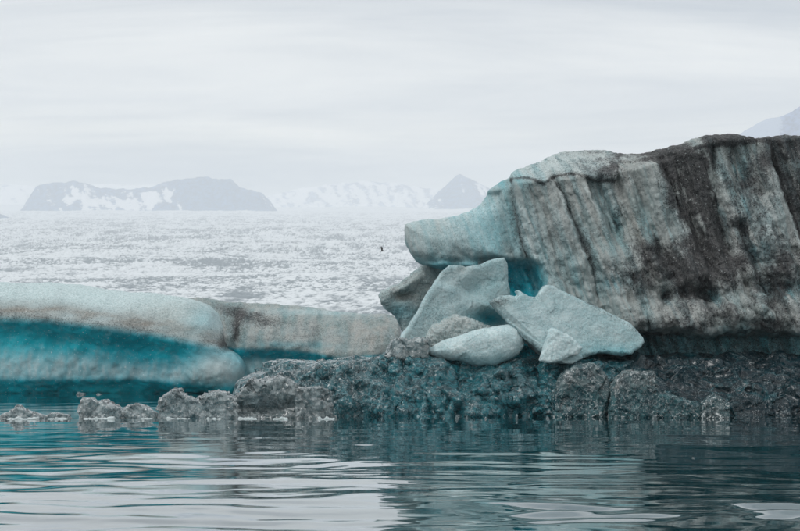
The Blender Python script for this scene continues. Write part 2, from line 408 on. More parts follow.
# ---- the glacier tongue that climbs to the ice cap
GD = np.array([560, 600, 1000, 2000, 4000, 8000, 12000, 15500, 17000.])
GP = np.array([333, 327, 303, 271, 245, 223, 212.5, 206, 209.])
def glacier_h(d): return CH + d*(HOR-np.interp(np.log(np.maximum(d, 500)), np.log(GD), GP))/F
def make_glacier():
    t = np.concatenate([-np.geomspace(1.1, 0.31, 30)[:-1], np.linspace(-0.31, 0.31, 1000), np.geomspace(0.31, 1.1, 30)[1:]])
    pr = np.linspace(np.log(600), np.log(17000), 680)
    d = np.concatenate([[592, 594, 597], np.exp(pr)])
    T, D = np.meshgrid(t, d)
    X = T*D
    p = np.stack([X.ravel(), D.ravel(), np.zeros(X.size)], 1); dd = p[:, 1]
    h = glacier_h(dd) + 0.0
    q = p.copy(); wob = 60*gnoise(p/[500, 900, 1]); q[:, 0] += wob; q[:, 1] += 1.5*wob
    flow = q[:, 1] + 0.45*q[:, 0]
    r1 = ridged(np.stack([q[:, 0]/13, flow/17, q[:, 2]], 1), 3, 0.55)
    r2 = ridged(np.stack([q[:, 0]/95, flow/55, q[:, 2]+4], 1), 3, 0.6)
    b1 = fbm(q/[420, 800, 1], 3)
    k = 0.34+0.8*sst(900, 4500, dd)
    wv = 14*gnoise(np.stack([q[:, 0]/70, q[:, 1]/90, q[:, 2]+2], 1))
    c1 = 1-2*np.abs(gnoise(np.stack([(q[:, 0]+wv)/34, (flow+wv)/24, q[:, 2]+6], 1)))
    c2 = 1-2*np.abs(gnoise(np.stack([(q[:, 0]+wv)/11, (flow+wv)/12, q[:, 2]+9], 1)))
    c3 = 1-2*np.abs(gnoise(np.stack([(q[:, 0]+2*wv)/260, (q[:, 1]-0.9*q[:, 0]+2*wv)/210, q[:, 2]+3], 1)))
    cre = np.clip(0.9*sst(0.70, 0.98, c1)+0.8*sst(0.62, 0.98, c2)+0.8*sst(0.8, 1, c3), 0, 1.4)
    rel = -3.0*k*cre + k*(1.4*r1+(1.5+4*sst(2000, 7000, dd))*r2+1.3*ridged(np.stack([q[:, 0]/9, flow/14, q[:, 2]+8], 1), 2, 0.7)) + 14*b1*sst(700, 3000, dd)
    far = 1-0.75*sst(9000, 14000, dd)
    p[:, 2] = h + rel*far + 26*fbm(np.stack([p[:, 0]/1500, dd/2500, 0*dd+3], 1), 3)*sst(7000, 12000, dd)
    p[:, 2] = np.where(dd < 599, np.where(dd < 593, -2, p[:, 2]*0.75), p[:, 2])
    # ash bands carried along by the flow
    lw = fbm(np.stack([(q[:, 0]+0.35*q[:, 1])/340, q[:, 1]/620, q[:, 2]], 1), 4, 0.6)
    arc = np.hypot(q[:, 0]+260, (q[:, 1]-1500)*0.42)
    bands = np.clip(0.75*sst(-0.2, 0.6, lw)+0.65*sst(0.45, 1.0, np.sin(arc/55+2.2*lw))+0.30*(1-sst(1000, 2400, dd))*sst(-300, 200, q[:, 0]), 0, 1)
    sp = fbm(np.stack([q[:, 0]/7, q[:, 1]/34, q[:, 2]], 1), 4, 0.75)
    sp2 = fbm(np.stack([q[:, 0]/60, q[:, 1]/320, q[:, 2]+5], 1), 3, 0.7)
    nearw = 1-0.85*sst(6500, 14000, dd)
    dirt_shade = 0.85*np.clip((0.12+0.60*bands)*(0.55+1.3*sp+0.9*sp2) + cre*(0.50+0.5*bands)*(0.55+1.5*np.clip(sp2+0.3, 0, 1)) + 0.35*np.clip(sp, 0, 1), 0, 1)*(0.25+0.75*nearw)  # ash in bands and flecks; crevasses painted dark to show relief
    nc = len(t); nr = len(d)
    i = np.arange((nr-1)*nc).reshape(nr-1, nc)[:, :-1].ravel()
    Q = np.stack([i, i+1, i+nc+1, i+nc], 1)
    m, tr, b = new_mat('glacier_snow_ice')
    c = mixc(tr, rng(tr, attr(tr, 'dirt_shade'), 0.05, 0.95), (0.70, 0.735, 0.755), (0.20, 0.24, 0.265))
    L(tr, c, b.inputs['Base Color']); b.inputs['Roughness'].default_value = 0.7
    b.inputs['Specular IOR Level'].default_value = 0.2
    tag(mesh_obj('glacier', p, Q, m, {'dirt_shade': dirt_shade}), kind='structure')
make_glacier()

# ---- mountains round the ice cap
def mountain_mat(name, rock, snow):
    m, tr, b = new_mat(name)
    s = rng(tr, mth(tr, 'ADD', attr(tr, 'snow'), mth(tr, 'MULTIPLY', noise(tr, 0.02, 6, 0.75, None, (1.0, 1.0, 2.5)), 0.8)), 0.80, 0.92)
    rk = mixc(tr, rng(tr, noise(tr, 0.03, 5, 0.7, None, (1.0, 1.0, 0.5)), 0.35, 0.65), tuple(v*0.6 for v in rock), tuple(v*1.5 for v in rock))
    L(tr, mixc(tr, s, rk, snow), b.inputs['Base Color']); b.inputs['Roughness'].default_value = 0.9
    b.inputs['Specular IOR Level'].default_value = 0.1
    return m
M_MT = mountain_mat('mountain_rock_and_snow', (0.07, 0.145, 0.26), (0.78, 0.80, 0.83))  # rock tone carries part of the blue haze in its colour
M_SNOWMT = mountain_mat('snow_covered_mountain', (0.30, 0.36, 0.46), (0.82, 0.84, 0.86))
def make_mountain(name, prof, d, depth, mat, snowf, seed, base=None, rough=1.0, n=(260, 110), crest=0.35):
    prof = np.array(prof, float)
    s = d/F; xs = np.linspace(px2x(prof[0, 0], d), px2x(prof[-1, 0], d), n[0])
    ys = np.linspace(0, 1, n[1])
    Xg, U = np.meshgrid(xs, ys, indexing='ij')
    px = Xg/s+400; top = py2z(np.interp(px, prof[:, 0], prof[:, 1]), d)
    bz = glacier_h(np.array([d-crest*depth]))[0]-80 if base is None else base
    cross = np.where(U < crest, (U/crest), 1-(U-crest)/(1-crest))
    cross = np.clip(cross, 0, 1)**0.8
    p = np.stack([Xg.ravel(), (d+(U.ravel()-crest)*depth), np.zeros(Xg.size)], 1)
    r = ridged(np.stack([p[:, 0]/(s*34)+seed, p[:, 1]/(s*60), p[:, 2]], 1), 5, 0.5)
    fb = fbm(np.stack([p[:, 0]/(s*9)+0.9*p[:, 1]/(s*25)+seed, p[:, 1]/(s*22), p[:, 2]+3], 1), 5, 0.65)
    H = (top-bz).ravel(); cr_ = cross.ravel()
    z = bz + H*cr_ + rough*s*(7.0*(r-1.2)*cr_*(1-cr_**6*0.85) + 1.2*fb*cr_)
    p[:, 2] = z
    rel = (z-bz)/max((top-bz).max(), 1)
    snow = snowf(px.ravel(), cr_, rel, r, fb)
    i = np.arange(n[0]*n[1]).reshape(n)[:-1, :-1].ravel()
    Q = np.stack([i, i+n[1], i+n[1]+1, i+1], 1)
    tag(mesh_obj(name, p, Q, mat, {'snow': snow}), kind='structure')
make_mountain('mountain', [(24, 214), (28, 200), (36, 186), (48, 182), (75, 181), (100, 187), (125, 189), (150, 187), (178, 179), (205, 177), (232, 179), (240, 187), (252, 190), (262, 194), (270, 202), (279, 213)],
              12600, 1500, M_MT, lambda px, c, rel, r, fb: np.clip(0.30+0.36*fb - 0.1*(r-1) + 0.32*gauss(px, c, 115, 0.55, 55, 0.28) + 0.22*gauss(px, c, 165, 0.6, 30, .2) - 0.42*gauss(px, c, 222, .5, 38, 1.0)-0.25*gauss(px, c, 50, .6, 16, .6), 0, 1), 1.7, rough=1.0)
make_mountain('mountain', [(-90, 190), (-60, 203), (-40, 205), (-15, 208), (0, 213.5), (8, 216.5), (14, 220)], 9800, 900, M_MT, lambda px, c, rel, r, fb: 0.1+0.2*fb, 5.2, rough=0.6)
make_mountain('mountain', [(395, 214), (424, 206), (438, 192), (447, 183), (455, 177), (460, 174), (468, 177), (480, 184), (495, 190), (520, 200), (560, 214)],
              13600, 1400, M_MT, lambda px, c, rel, r, fb: np.clip(0.18+0.3*fb+0.34*gauss(px, c, 425, .5, 14, .6)+0.3*gauss(px, c, 486, .8, 16, .25), 0, 1), 3.3, rough=0.7)
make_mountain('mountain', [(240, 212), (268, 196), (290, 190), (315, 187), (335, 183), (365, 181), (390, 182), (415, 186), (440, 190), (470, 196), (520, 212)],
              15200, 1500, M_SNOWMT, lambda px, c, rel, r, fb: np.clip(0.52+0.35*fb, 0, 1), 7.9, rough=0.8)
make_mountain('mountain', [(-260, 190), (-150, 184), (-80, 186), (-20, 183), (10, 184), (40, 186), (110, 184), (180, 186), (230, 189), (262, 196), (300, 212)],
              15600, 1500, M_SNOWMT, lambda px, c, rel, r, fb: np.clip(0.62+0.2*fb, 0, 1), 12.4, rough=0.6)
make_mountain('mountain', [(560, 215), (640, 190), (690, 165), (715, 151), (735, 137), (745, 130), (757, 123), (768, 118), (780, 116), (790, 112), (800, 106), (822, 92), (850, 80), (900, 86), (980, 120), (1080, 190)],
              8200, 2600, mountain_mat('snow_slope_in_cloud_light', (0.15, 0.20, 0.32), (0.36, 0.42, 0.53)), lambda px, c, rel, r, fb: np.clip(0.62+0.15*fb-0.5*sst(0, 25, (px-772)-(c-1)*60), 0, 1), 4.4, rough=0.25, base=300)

# ---- the damp air
def make_haze():
    x0, x1, y0, y1, z0, z1 = -19500, 19500, -900, 17800, -3.5, 1600
    V = [(x, y, z) for x in (x0, x1) for y in (y0, y1) for z in (z0, z1)]
    Q = [(0, 1, 3, 2), (4, 6, 7, 5), (0, 4, 5, 1), (2, 3, 7, 6), (0, 2, 6, 4), (1, 5, 7, 3)]
    m = bpy.data.materials.new('damp_air'); m.use_nodes = True; t = m.node_tree; t.nodes.clear()
    o = N(t, 'ShaderNodeOutputMaterial'); v = N(t, 'ShaderNodeVolumePrincipled', Density=0.000128)
    v.inputs['Color'].default_value = (0.94, 0.968, 1.0, 1)
    L(t, v.outputs[0], o.inputs['Volume'])
    tag(mesh_obj('haze', V, Q, m, smooth=False), kind='stuff')
make_haze()

# ================================================================== THE BIG ICEBERG
berg = bpy.data.objects.new('iceberg', None); C.objects.link(berg); berg.location = (8, 78, 0)
tag(berg, 'towering ash-streaked iceberg with a snout-like overhang, standing on a base of dark clear ice', 'iceberg')
bpy.context.view_layer.update()
def adopt(o, par):
    o.parent = par; o.matrix_parent_inverse = par.matrix_world.inverted()

TOPL = [(400, 190), (500, 180), (512, 175), (530, 176), (545, 183), (556, 173), (575, 171), (600, 178), (616, 179), (621, 160), (660, 156), (700, 146), (715, 142), (735, 139), (800, 137), (900, 134)]
def tower_front(px, py, X, Z):
    g = np.stack([X.ravel(), Z.ravel(), np.zeros(X.size)], 1)
    lean = px-0.33*(py-150)
    n2 = lambda sx, sz, o=3, ph=0: fbm(np.stack([lean.ravel()/sx+ph, py.ravel()/sz, np.zeros(X.size)+ph], 1), o).reshape(X.shape)
    inn = sst(500, 530, px)
    f = np.zeros_like(X)
    # overall: the wall leans back a little and runs away to the left snout
    f += 0.5*(1-sst(150, 330, py))
    f += -0.6*sst(560, 700, px) + 0.5*gauss(px, py, 690, 210, 40, 90, 0)
    # top slope above the ash line
    tl = line_y(TOPL, px)+1.6*n2(9, 400, 3, 2.2)
    ts = line_y([(400, 200), (500, 186), (540, 180), (580, 176), (640, 168), (700, 150), (900, 140)], px)
    f += (np.clip(ts-py, 0, 60)*0.11+0.30*sst(3, -3, py-tl)*0)*sst(490, 530, px)*(1-sst(640, 700, px)) - 0.15*(1-sst(-1.5, 1.5, py-tl))*sst(505, 530, px)*(1-sst(660, 700, px)) + np.clip(tl-py, 0, 60)*0.08*sst(660, 700, px)
    # snout stands back behind the first slab
    e1 = [(513, 170), (517, 200), (521, 225), (526, 245), (536, 262), (546, 290)]
    f += 0.75*step_left(px, py, e1, 1.5, 8)
    e2 = [(503, 192), (508, 215), (512, 240), (519, 258)]
    f += 0.45*step_left(px, py, e2, 1.5, 6)
    f += 1.7*sst(0, 1, (1-sst(536, 548, px-0.25*(py-270)))*sst(250, 266, py-0.12*(px-500))*sst(470, 500, px))
    # flutes
    f += groove(px, py, [(556, 175), (567, 198), (577, 222), (586, 246), (593, 268), (598, 295)], 0.75, 2.5, 12)
    f += groove(px, py, [(588, 178), (600, 200), (612, 222), (618, 245)], 0.35, 8, 8)
    f += groove(px, py, [(603, 182), (611, 205), (618, 222), (626, 240)], 0.6, 10, 4)
    f += groove(px, py, [(632, 168), (642, 190), (652, 215), (662, 250)], 0.4, 12, 6)
    f += groove(px, py, [(664, 160), (674, 190), (690, 225), (708, 262)], 0.45, 3, 16)
    f += groove(px, py, [(716, 150), (717, 180), (722, 212), (732, 248)], 0.8, 8, 4)
    f += groove(px, py, [(738, 148), (741, 175), (745, 200)], 0.35, 5, 7)
    f += groove(px, py, [(757, 140), (759, 165), (764, 190)], 0.3, 4, 5)
    f += 0.7*(1-step_left(px, py, [(772, 136), (776, 165), (783, 190), (794, 215), (806, 245)], 2.0, 8))*sst(772, 776, px)*(1-sst(235, 260, py))*(1-sst(812, 850, px))
    f += groove(px, py, [(772, 140), (776, 165), (783, 190), (794, 215), (806, 245)], 0.45, 3, 9)
    f += groove(px, py, [(742, 228), (748, 250), (758, 262)], 0.8, 9, 9)
    f += groove(px, py, [(838, 140), (842, 180), (860, 240)], 0.8, 4, 14)
    f -= 0.55*gauss(px, py, 765, 225, 15, 34, 0.35)
    f -= 0.4*gauss(px, py, 748, 202, 8, 10)
    # lower rim: swollen, pitted
    f -= 0.55*gauss(px, py, 700, 318, 170, 17)*sst(600, 640, px)
    for cx, cy, rx, ry, a in ((665, 297, 7, 10, 1.3), (707, 296, 16, 9, 1.1), (684, 292, 5, 6, .5), (776, 288, 20, 9, .6), (745, 285, 12, 7, .3), (616, 285, 13, 8, .3), (820, 300, 14, 9, .6)):
        f += a*gauss(px, py, cx, cy, rx, ry)
    for cx, cy, rx, ry, a in ((632, 312, 14, 12, .3), (655, 317, 16, 10, .35), (690, 313, 12, 13, .35), (728, 312, 10, 12, .25), (752, 310, 12, 14, .35), (780, 314, 12, 14, .3), (612, 262, 14, 20, .3), (640, 285, 12, 12, .25), (690, 275, 14, 12, .25), (730, 270, 16, 12, .2)):
        f -= a*gauss(px, py, cx, cy, rx, ry)
    # undercut above the wet ledge
    u = 333+5*n2(26, 60, 3, 3.3)-2*sst(700, 800, px)
    f += 2.3*sst(u-3, u+5, py)*sst(560, 600, px) + 1.2*sst(300, 340, py)*(1-sst(560, 600, px))
    # natural unevenness, drawn out along the flutes
    f += inn*(0.15+0.85*sst(-3, 8, py-tl))*(0.42*n2(17, 110, 4, 1.1)+0.13*n2(6, 40, 3, 5.1)+0.35*n2(60, 90, 2, 8.1)) + 0.5*inn*sst(-3, 8, py-tl)*np.abs(n2(24, 160, 2, 12.1)) - 0.55*sst(225, 270, py)*np.abs(n2(30, 30, 3, 4.4))
    return f
def tower_back(px, py, X, Z):
    return 3.6+5.0*sst(470, 620, px)+0.6*np.sin(X*0.9)+0.5*np.sin(Z*1.1+X*.4)-2.0*(1-sst(140, 230, py))
OUT_T = [(399.5, 222), (401, 216.5), (412, 213), (428, 211), (441, 211), (452, 208), (466, 203), (477, 197), (483, 189), (490, 182), (500, 175.5), (510, 168), (520, 159), (535, 149.5), (555, 141), (580, 138), (610, 141), (628, 146), (645, 149.5), (660, 147.5),
         (680, 142), (700, 136), (716, 133), (727, 134.5), (737, 133), (745, 135), (757, 137), (770, 136), (776, 134), (788, 132), (800, 133), (825, 136), (860, 141), (895, 165), (915, 210), (925, 280), (940, 400),
         (520, 400), (505, 330), (500, 285), (480, 270), (460, 266), (447, 267), (436, 264), (424, 262), (414, 256), (408, 247), (403, 236)]
def tower_k(px, py):
    return 1.55*(1-sst(470, 540, px))+0.28+0.5*sst(820, 880, px)
V, Q, s = carve(OUT_T, 75.0, 9, k=tower_k, vox=0.062, front=tower_front, back=tower_back, kb=1.6, soft=1, fmin=-2.2)
nn = normals(V, Q)
px, py = P0(V, s); lean = px-0.33*(py-150)
disp = 0.10*fbm(V/1.1, 4, 0.55) + 0.035*ridged(np.stack([lean*s/0.5, V[:, 1]/0.6, V[:, 2]/2.0], 1), 2)
disp += 0.05*(fbm(V/0.28, 2, 0.6))*sst(150, 200, py)
w1, w2 = worley(np.stack([V[:, 0]/0.55, V[:, 1]/0.55, V[:, 2]/0.8], 1)+0.35*gnoise(V/0.8)[:, None])
lumpy = np.clip(gauss(px, py, 770, 225, 22, 40, 0.3)+gauss(px, py, 625, 235, 26, 16)+gauss(px, py, 690, 255, 60, 22)*0.6+0.7*gauss(px, py, 710, 310, 120, 22), 0, 1)
disp += 0.22*(w1-0.45)*lumpy
disp += 0.02*gnoise(V/0.09)*(0.4+0.8*(1-sst(-6, 2, py-line_y(TOPL, px))))
disp *= 0.45+0.55*sst(490, 540, px)
V = V+nn*disp[:, None]
nn = normals(V, Q)
tl = line_y(TOPL, px)
streak = fbm(np.stack([lean/9, py/120, V[:, 1]*0.3], 1), 4, 0.6); st2 = fbm(np.stack([lean/3.2, py/60, V[:, 1]*.3+4], 1), 3, 0.6)
soft_n = fbm(V/1.6+5, 4, 0.6)
dirt_shade = 0.20+0.14*sst(590, 680, px)+0.16*streak+0.10*st2+0.34*soft_n*sst(560, 660, px)+0.12*sst(600, 720, px)*sst(200, 260, py)
dirt_shade += 0.42*np.exp(-((py-tl-0.5)/2.2)**2)*sst(505, 515, px)                     # ash line under the crown
dirt_shade += (0.10+0.30*sst(530, 610, px))*(1-sst(-4, 0, py-tl))*sst(515, 530, px)*(0.6+0.4*soft_n) + 0.12*(1-sst(-10, 0, py-tl))*sst(600, 660, px)
dk = sst(-8, 8, lean-656)*(1-sst(-6, 6, lean-(712-0.16*(py-150)))) * sst(140, 160, py)*(1-sst(255, 300, py))
dirt_shade += 0.52*dk*(0.9+0.9*streak+0.3*soft_n)
dirt_shade += 0.22*gauss(px, py, 700, 275, 60, 22)+0.15*gauss(px, py, 655, 262, 30, 26)
dirt_shade += 0.30*np.exp(-((px-line_x([(556, 175), (567, 198), (577, 222), (586, 246), (593, 268), (598, 295)], py))/3.0)**2)*sst(168, 180, py)*(1-sst(290, 305, py))
dirt_shade += 0.32*np.exp(-((px-line_x([(513, 170), (517, 200), (521, 225), (526, 245)], py)+1)/2.2)**2)*sst(172, 178, py)*(1-sst(242, 256, py))
dirt_shade += 0.34*np.exp(-((px-line_x([(772, 136), (776, 165), (783, 190), (794, 215), (806, 245)], py)-2)/3.5)**2)*(1-sst(235, 250, py))
dirt_shade += 0.30*sst(770, 780, px-0.1*(py-140))*(1-sst(150, 235, py)) + 0.35*(1-sst(2, 8, py-tl))*sst(700, 720, px)
dirt_shade -= 0.25*gauss(px, py, 650, 195, 14, 40, -0.3)+0.2*gauss(px, py, 765, 225, 18, 34, .35)+0.22*gauss(px, py, 600, 300, 40, 20)
dirt_shade = np.where(px < 512, np.minimum(dirt_shade, 0.16+0.10*soft_n+0.55*np.exp(-((px-line_x([(503, 192), (508, 215), (512, 240), (519, 258)], py))/3.)**2)*sst(186, 194, py)), dirt_shade)
pit = 0.6*gauss(px, py, 665, 297, 7, 10)+gauss(px, py, 707, 296, 16, 9)+0.8*gauss(px, py, 684, 291, 5, 6)+0.5*gauss(px, py, 776, 288, 20, 8)
dirt_shade += 0.15*pit+0.12*sst(712, 722, px)*(1-sst(255, 280, py))  # darker tone in the pits and right of the ash band
dirt_shade = dirt_shade*(1-0.9*sst(332, 338, py))+0.42*sst(332, 338, py)  # darker tone below the undercut line
blue = 0.10+0.22*gauss(px, py, 492, 232, 26, 34)+0.10*gauss(px, py, 470, 215, 60, 30)+0.22*gauss(px, py, 500, 178, 30, 9)
blue += 0.85*(1-sst(538, 549, px-0.25*(py-270)))*sst(250, 266, py-0.12*(px-500))*sst(498, 512, px)
blue += 0.8*gauss(px, py, 611, 212, 6, 26, -0.3)+0.30*gauss(px, py, 650, 225, 12, 25, -0.3)+0.55*gauss(px, py, 725, 222, 6, 28, -0.2)+0.5*gauss(px, py, 745, 180, 6, 40)
blue += 0.7*gauss(px, py, 758, 254, 12, 14)+0.5*gauss(px, py, 614, 283, 16, 9)+0.20*gauss(px, py, 575, 260, 12, 40, -.2)
blue += 0.5*gauss(px, py, 788, 292, 24, 8)+0.45*sst(778, 790, px-.3*(py-160))*(1-sst(225, 260, py))
blue += 0.45*sst(330, 338, py)+0.9*pit+0.25*gauss(px, py, 740, 180, 26, 50)
blue += 0.5*sst(250, 268, py)*(px < 480)
blue = blue*np.where((px > 548) & (py < 326), 0.15+0.55*np.clip(st2+0.35, 0, 1), 1.0)
blue += 0.25*streak
tan = 0.30*gauss(px, py, 545, 190, 26, 22)+0.22*sst(540, 600, px)*(1-sst(320, 335, py))+0.3*gauss(px, py, 640, 230, 10, 50, -.3)+0.25*gauss(px, py, 437, 230, 5, 18)+.3*np.clip(streak, 0, 1)
pale_g = 0
for gp, wd in (([(556, 175), (567, 198), (577, 222), (586, 246), (593, 268), (598, 295)], 3.5), ([(772, 136), (776, 165), (783, 190), (794, 215), (806, 245)], 3), ([(716, 150), (717, 180), (722, 212), (732, 248)], -3), ([(588, 178), (600, 200), (612, 222), (618, 245)], 3), ([(632, 168), (642, 190), (652, 215), (662, 250)], 3)):
    pale_g = pale_g+0.40*np.exp(-((px-line_x(gp, py)+wd*1.6)/2.6)**2)*sst(gp[0][1], gp[0][1]+10, py)*(1-sst(gp[-1][1]-5, gp[-1][1]+10, py))*np.clip(0.6+st2*1.5, 0, 1.4)  # frosty highlights painted along the flute edges
pale = pale_g+0.42*(1-sst(495, 515, px))*(1-sst(238, 262, py))+0.55*(1-sst(-3, 0, py-tl))*sst(500, 515, px)*(1-sst(620, 650, px))+0.5*gauss(px, py, 455, 206, 60, 9)+0.35*gauss(px, py, 767, 222, 12, 30, .35)+0.3*gauss(px, py, 657, 200, 7, 30, -.3)
pale += 0.5*np.exp(-((px-line_x([(664, 160), (674, 190), (690, 225), (708, 262)], py)+8)/5)**2)*sst(170, 190, py)*(1-sst(225, 245, py))
pale += 0.25*np.exp(-((px-line_x([(513, 170), (517, 200), (521, 225), (526, 245), (536, 262), (546, 290)], py)-5)/4)**2)*sst(180, 200, py)
tower = mesh_obj('ice_tower', V, Q, M_BERG, {'dirt_shade': np.clip(dirt_shade, 0, 1), 'blue': np.clip(blue, 0, 1)*(1-0.6*np.clip(dk, 0, 1)), 'tan': np.clip(tan, 0, 1), 'pale': np.clip(pale, 0, 1)})
adopt(tower, berg)

# ---- its base: a ledge of clear, scalloped ice
OUT_S = [(232, 398), (236, 385), (243, 377), (252, 372), (262, 367), (275, 364), (290, 362.5), (305, 364), (318, 362), (335, 361), (352, 361), (370, 360.5), (385, 356), (405, 356), (430, 360), (470, 362), (500, 364), (530, 360), (560, 358), (600, 361), (625, 360), (650, 358), (690, 357), (740, 356), (800, 355), (900, 358), (935, 380), (945, 428), (230, 428)]
def shelf_front(px, py, X, Z):
    g = lambda sx, sz, o, ph: fbm(np.stack([px.ravel()/sx+ph, py.ravel()/sz, np.zeros(X.size)+ph], 1), o).reshape(X.shape)
    f = 3.4*(1-sst(345, 412, py))**1.2*(0.55+0.45*sst(560, 680, px)) + 0.7*g(45, 40, 3, 1) + 0.35*g(14, 12, 3, 4)
    f += 0.9*sst(655, 690, px) - 0.3*gauss(px, py, 480, 400, 60, 20)
    f += 0.8*gauss(px, py, 545, 380, 10, 12)-0.5*gauss(px, py, 510, 385, 22, 18)
    f += 2.2*(1-sst(232, 300, px))
    return f
V, Q, s = carve(OUT_S, 70.5, 11, k=lambda px, py: 0.55+0*px, vox=0.058, front=shelf_front, kb=0.8, fmin=-1.2, back=lambda px, py, X, Z: 6+5*sst(420, 560, px)+0.3*np.sin(X*2))
def shatter(V, Q, sc=0.8, amp=0.20, sc2=0.28, amp2=0.05, seed=0.0, aniso=(1, 1, 0.9), wt=1.0):
    n_ = normals(V, Q)
    q = V*np.array(aniso)+seed+0.22*sc*np.stack([gnoise(V/sc/1.3+3), gnoise(V/sc/1.3+7), gnoise(V/sc/1.3+12)], 1)
    h1, e, ca = facets(q/sc); h2, e2, cb_ = facets(q/sc2+3.3)
    dsp = (amp*0.55*h1 + amp*0.35*fbm(V/(sc*1.7)+seed, 2) + amp2*0.8*h2)*wt
    return V+n_*dsp[:, None], e, e2, 0.45*ca+0.55*cb_
px, py = P0(V, s); nn = normals(V, Q)
w1, w2 = worley(V*np.array([0.75, 1, 1.5])/0.85+0.5*np.stack([gnoise(V/1.2), gnoise(V/1.2+5), gnoise(V/1.2+9)], 1))
scal = sst(640, 690, px); rid = np.clip(1-(w2-w1)*7, 0, 1)*np.clip(0.4+1.2*gnoise(V/1.3+4), 0, 1)
V = V+nn*(0.55*(w1-0.5)*scal)[:, None]
V, e, e2, cv = shatter(V, Q, 1.1, 0.26, 0.42, 0.045, 2.0, (1, 1, 1.15), 1-0.75*scal)
nn = normals(V, Q); px, py = P0(V, s)
n3 = fbm(V/1.6, 3); n4 = fbm(V/0.35, 3)
grey = -0.52+0.85*cv+0.25*np.clip(nn[:, 2]-0.2, 0, 1)+0.35*n3+1.3*scal*rid-0.45*scal+0.30*(1-sst(360, 400, px))+0.35*gauss(px, py, 510, 378, 30, 16)+0.25*gauss(px, py, 270, 390, 40, 25)  # lit scallop ridges at the right painted in as grey
grey -= 0.35*sst(650, 700, px)*sst(365, 375, py)+0.25*sst(398, 412, py)*sst(340, 400, px)
dirt_shade = (1.1-1.0*rid)*sst(600, 680, px)+0.15*n3+0.25*gauss(px, py, 640, 362, 60, 8)
glint = 0.03+0.22*np.clip(nn[:, 2], 0, 1)+0.6*np.clip(1-e2*6, 0, 1)*(cv > 0.55)*(1-scal)+0.9*gauss(px, py, 310, 363, 60, 4)+0.8*gauss(px, py, 405, 354, 20, 6)+0.7*gauss(px, py, 600, 401, 12, 6)+0.4*(1-sst(330, 420, px))+0.5*np.clip(1-e2*2, 0, 1)*sst(408, 414, py)  # highlights painted along the top edge, facet borders and waterline
ledge = mesh_obj('clear_ice_base', V, Q, M_CLEAR, {'grey': np.clip(grey, 0, 1), 'dirt_shade': np.clip(dirt_shade, 0, 1), 'glint': np.clip(glint, 0, 1)})
adopt(ledge, berg)

# ================================================================== THE TWO BERGS BEHIND ON THE LEFT
UL = [(-160, 316), (0, 322), (50, 324), (100, 330), (150, 337), (190, 345), (222, 352), (250, 356)]
TL = [(-160, 284), (0, 281), (45, 281), (90, 288), (140, 293), (180, 299), (205, 310), (218, 330), (222, 350)]
OUT_L = [(-160, 292), (-100, 283), (-40, 280), (0, 280), (30, 279.5), (55, 281), (80, 285), (105, 289), (130, 290.5), (155, 292.5), (175, 296), (193, 301), (205, 308), (213, 317), (218, 330), (221, 345), (228, 352), (236, 358), (240, 366), (239, 376), (234, 385), (226, 398), (-170, 400), (-185, 340)]
def left_front(px, py, X, Z):
    g = lambda sx, sz, o, ph: fbm(np.stack([px.ravel()/sx+ph, py.ravel()/sz, np.zeros(X.size)+ph], 1), o).reshape(X.shape)
    u = line_y(UL, px)+1.5*g(30, 50, 3, 2.0); tp = line_y(TL, px)
    t = np.clip((py-tp)/np.maximum(u-tp, 4), 0, 1)
    f = 2.9*(1-t)**1.5
    dd = py-u
    f += 1.0*sst(-8, 18, dd)*(1-0.12*sst(20, 50, dd))*(1-0.8*sst(150, 208, px))                              # deep melt notch, wall swells out again below it
    yb = 8*sst(120, 225, px)
    f += 0.35*sst(378, 390, py-yb)
    f += 0.45*g(40, 60, 3, 5)+0.08*g(12, 20, 3, 8)*sst(0, 12, dd)
    f -= 0.5*gauss(px, py, 205, 372, 30, 14)

    f += 0.5*sst(200, 222, px)*(1-sst(0, 30, dd))
    return f
V, Q, s = carve(OUT_L, 106.0, 11, k=lambda px, py: 1.4+0*px, vox=0.115, front=left_front, kb=2.5, fmin=-2)
nn = normals(V, Q); px, py = P0(V, s)
u = line_y(UL, px); dd = py-u
V = V+nn*(0.10*fbm(V/1.8, 4)+0.05*fbm(V/0.5, 3)*sst(-10, 10, dd)+0.03*gnoise(V/0.25))[:, None]
vst = fbm(np.stack([px/5, py/16, V[:, 1]*.3], 1), 4, 0.6); sn = fbm(V/3.0, 3); sn2 = fbm(np.stack([px/40, py/9, 0*px], 1), 3)
dirt_shade = 0.14+0.10*sn+0.28*np.exp(-((dd+7)/6)**2)*(0.6+0.6*sn2)+0.30*np.exp(-((px-219)/3.5)**2)*(1-sst(348, 356, py))
dirt_shade *= 1-0.8*sst(-4, 6, dd)
tan = 0.85*np.exp(-((dd+12)/8)**2)*(0.7+0.8*sn2)+0.35*gauss(px, py, 170, 312, 45, 12)+0.25*sst(352, 370, py)*gauss(px, py, 218, 362, 22, 18)+0.10*(1-sst(-4, 4, dd))
blue = 0.06+sst(-8, 3, dd)*(1-0.42*sst(16-10*sst(130, 220, px), 46-20*sst(130, 220, px), dd))+0.9*sst(374, 390, py-5*sst(120, 225, px))+0.25*gauss(px, py, 200, 318, 14, 16)
fr = sst(14-8*sst(150, 220, px), 40-18*sst(150, 220, px), dd)*(1-sst(370, 389, py-5*sst(120, 225, px)))
blue -= fr*(0.22+0.30*np.clip(vst+0.10*np.clip((py-345)/20, 0, 1), -0.4, 0.8))
blue = blue*(1-0.85*gauss(px, py, 218, 366, 26, 18))
pale = 0.9*(1-sst(-30, -12, dd))+0.10*fr  # upward top painted paler, as if catching more sky
